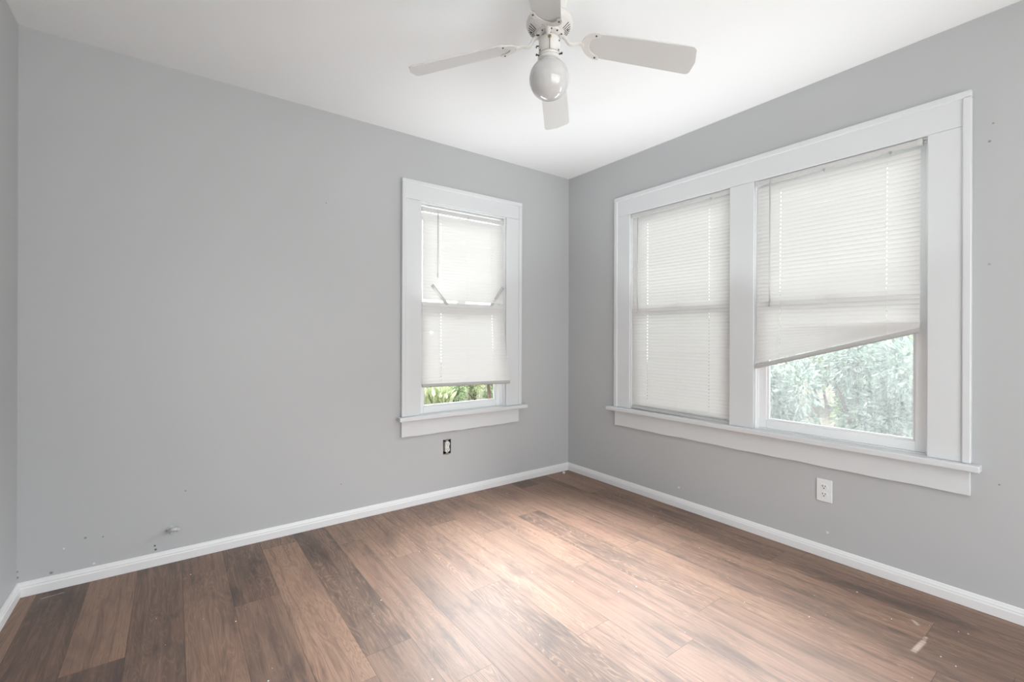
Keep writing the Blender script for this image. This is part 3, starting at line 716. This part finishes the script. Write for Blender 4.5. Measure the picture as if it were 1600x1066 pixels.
# chips of paint and grit left on the boards
mb = MB(); rr = random.Random(21)
spots = [(-1.96, -.93), (-1.64, -.62), (-2.02, -1.02), (-2.19, -.93), (-.43, -2.0), (-.37, -2.25), (-.3, -2.35), (-.62, -2.05), (-.5, -2.42), (-.25, -2.1), (-1.0, -1.5), (-1.2, -1.3), (-2.4, -1.1), (-2.25, -1.3)]
spots += [(-rr.uniform(.05, 3.1), -rr.uniform(.05, 3.0)) for _ in range(60)]
for x, y in spots:
    s_ = rr.uniform(.0012, .0032); a = rr.uniform(0, 6); h = s_*.4
    pts = [(x+s_*rr.uniform(.6, 1.2)*math.cos(a+t), y+s_*rr.uniform(.6, 1.2)*math.sin(a+t)) for t in (0, 1.2, 2.5, 3.8, 5.1)]
    mb.prism(pts, .0002, h, 2)
tag(mb.build('paint_flecks', M_plast), 'scattered white flecks of paint and grit on the plank floor', 'paint flecks', kind='stuff')

# ------------------------------------------------------------------ outside
GZ = -.12
o = MB().box(-14, 16, -14, 16, GZ-.1, GZ).build('ground', M_ground); struct(o, 'bare garden soil outside', 'ground')
o = MB().box(-L-3, 3, -D-8, -D-WT-.001, -.12, -.02).build('bounce_slab', M_paving); struct(o, 'added pale slab behind the camera, bouncing light in through the opening', 'bounce_slab')  # unseen slab added as a reflector, bounces light up to the ceiling
def shrub(name, label, c, rx, ry, z0, z1, n, leaf, m_leaf, seed, up_=False, group=None):
    q = random.Random(seed); r = empty(name, (c[0], c[1], GZ)); tag(r, label, 'shrub', group)
    vs = []; fs = []; att = []
    lobes = [(q.uniform(-.7, .7)*rx, q.uniform(-.7, .7)*ry, q.uniform(.25, .95)) for _ in range(14)]
    for _ in range(n):
        lx, ly, lz = q.choice(lobes); hz = (z1-z0)
        d = Vector((q.gauss(0, 1), q.gauss(0, 1), q.gauss(0, 1))).normalized()*q.uniform(.55, 1)
        p = Vector((lx+d.x*rx*.45, ly+d.y*ry*.45, (z0-GZ)+hz*lz*.85+d.z*hz*.2))
        p.z = max(.03, min(p.z, z1-GZ))
        l = leaf*q.uniform(.6, 1.3); wd = l*q.uniform(.28, .42)
        ax = (d+Vector((0, 0, -.3 if not up_ else 1.6))+Vector((q.uniform(-.6, .6), q.uniform(-.6, .6), q.uniform(-.6, .6)))).normalized()
        sd = ax.cross(Vector((q.uniform(-1, 1), q.uniform(-1, 1), q.uniform(-.3, 1)))).normalized(); nn = ax.cross(sd)
        o_ = len(vs); vs += [p, p+ax*l*.35+sd*wd*.5+nn*l*.06, p+ax*l*.7+sd*wd*.38+nn*l*.04, p+ax*l-nn*l*.06, p+ax*l*.7-sd*wd*.38+nn*l*.04, p+ax*l*.35-sd*wd*.5+nn*l*.06]
        fs += [(o_, o_+1, o_+2, o_+3), (o_, o_+3, o_+4, o_+5)]; t = q.random(); att += [t]*2
    f = MB().add(vs, fs, True).build('foliage', m_leaf, r, normals=False)
    a_ = f.data.attributes.new('leaf_rand', 'FLOAT', 'FACE'); a_.data.foreach_set('value', att)
    for k in range(4):
        lx, ly, lz = lobes[k]
        MB().tube([(lx*.15, ly*.15, -.02), (lx*.4+q.uniform(-.05, .05), ly*.4, (z1-GZ)*lz*.4), (lx, ly, (z1-GZ)*lz*.8)], [.022, .016, .006], 7).build('stem', M_bark, r)
    return r
# hedge beyond the double window
shrub('leafy_shrub', 'blue-green leafy shrub at the left of the gap under the crooked blind', (2.3, -.24), .52, .52, GZ, 1.3, 10000, .055, M_leaf_teal, 31)
shrub('leafy_shrub', 'blue-green leafy shrub at the right of the gap under the crooked blind', (2.3, -1.4), .5, .5, GZ, 1.35, 9000, .055, M_leaf_teal, 32)
shrub('leafy_shrub', 'paler shrub seen between the two blue-green shrubs outside the double window', (4.0, -.75), .65, .75, GZ, 1.6, 9000, .08, M_leaf_green, 33)
shrub('leafy_shrub', 'tall pale shrub farthest left behind the others outside the double window', (4.2, 1.1), .6, .8, GZ, 1.6, 5000, .08, M_leaf_yel, 34)
shrub('leafy_shrub', 'small low blue-green shrub nearest the glass under the crooked blind', (1.42, -1.05), .22, .34, GZ, .98, 3500, .05, M_leaf_teal, 35)
shrub('leafy_shrub', 'wide tall green hedge farthest away beyond the double window', (6.6, .3), .6, 1.7, GZ, 2.3, 9000, .12, M_leaf_green, 36)
# beyond the single window: an upright clump near the house, low shrubs past the pale drive
o = MB().box(-2.5, 4.2, 2.6, 4.05, GZ, GZ+.012).build('drive', M_paving); struct(o, 'pale sunlit drive outside the single window', 'drive')
shrub('leafy_shrub', 'upright clump of narrow leaves at the left of the gap in the single window', (-.42, 1.9), .28, .3, GZ, .62, 1500, .11, M_leaf_yel, 41, True)
shrub('leafy_shrub', 'bright green low shrub in the middle of the gap in the single window', (1.36, 4.4), .165, .26, GZ, .55, 2200, .06, M_leaf_green, 42)
shrub('leafy_shrub', 'yellow-green low shrub just right of the middle of the gap in the single window', (1.79, 4.4), .165, .26, GZ, .6, 2200, .06, M_leaf_yel, 43)
shrub('leafy_shrub', 'low green shrub behind the stick at the right of the single window', (2.25, 4.4), .165, .26, GZ, .55, 2200, .06, M_leaf_green, 44)
sk = MB().tube([(-.714, .118, .628), (-.719, .119, .68), (-.728, .1195, .735), (-.727, .119, .80)], [.012, .0125, .011, .010], 8).build('stick', M_stick)
tag(sk, 'dark weathered stick standing against the single window outside', 'stick')
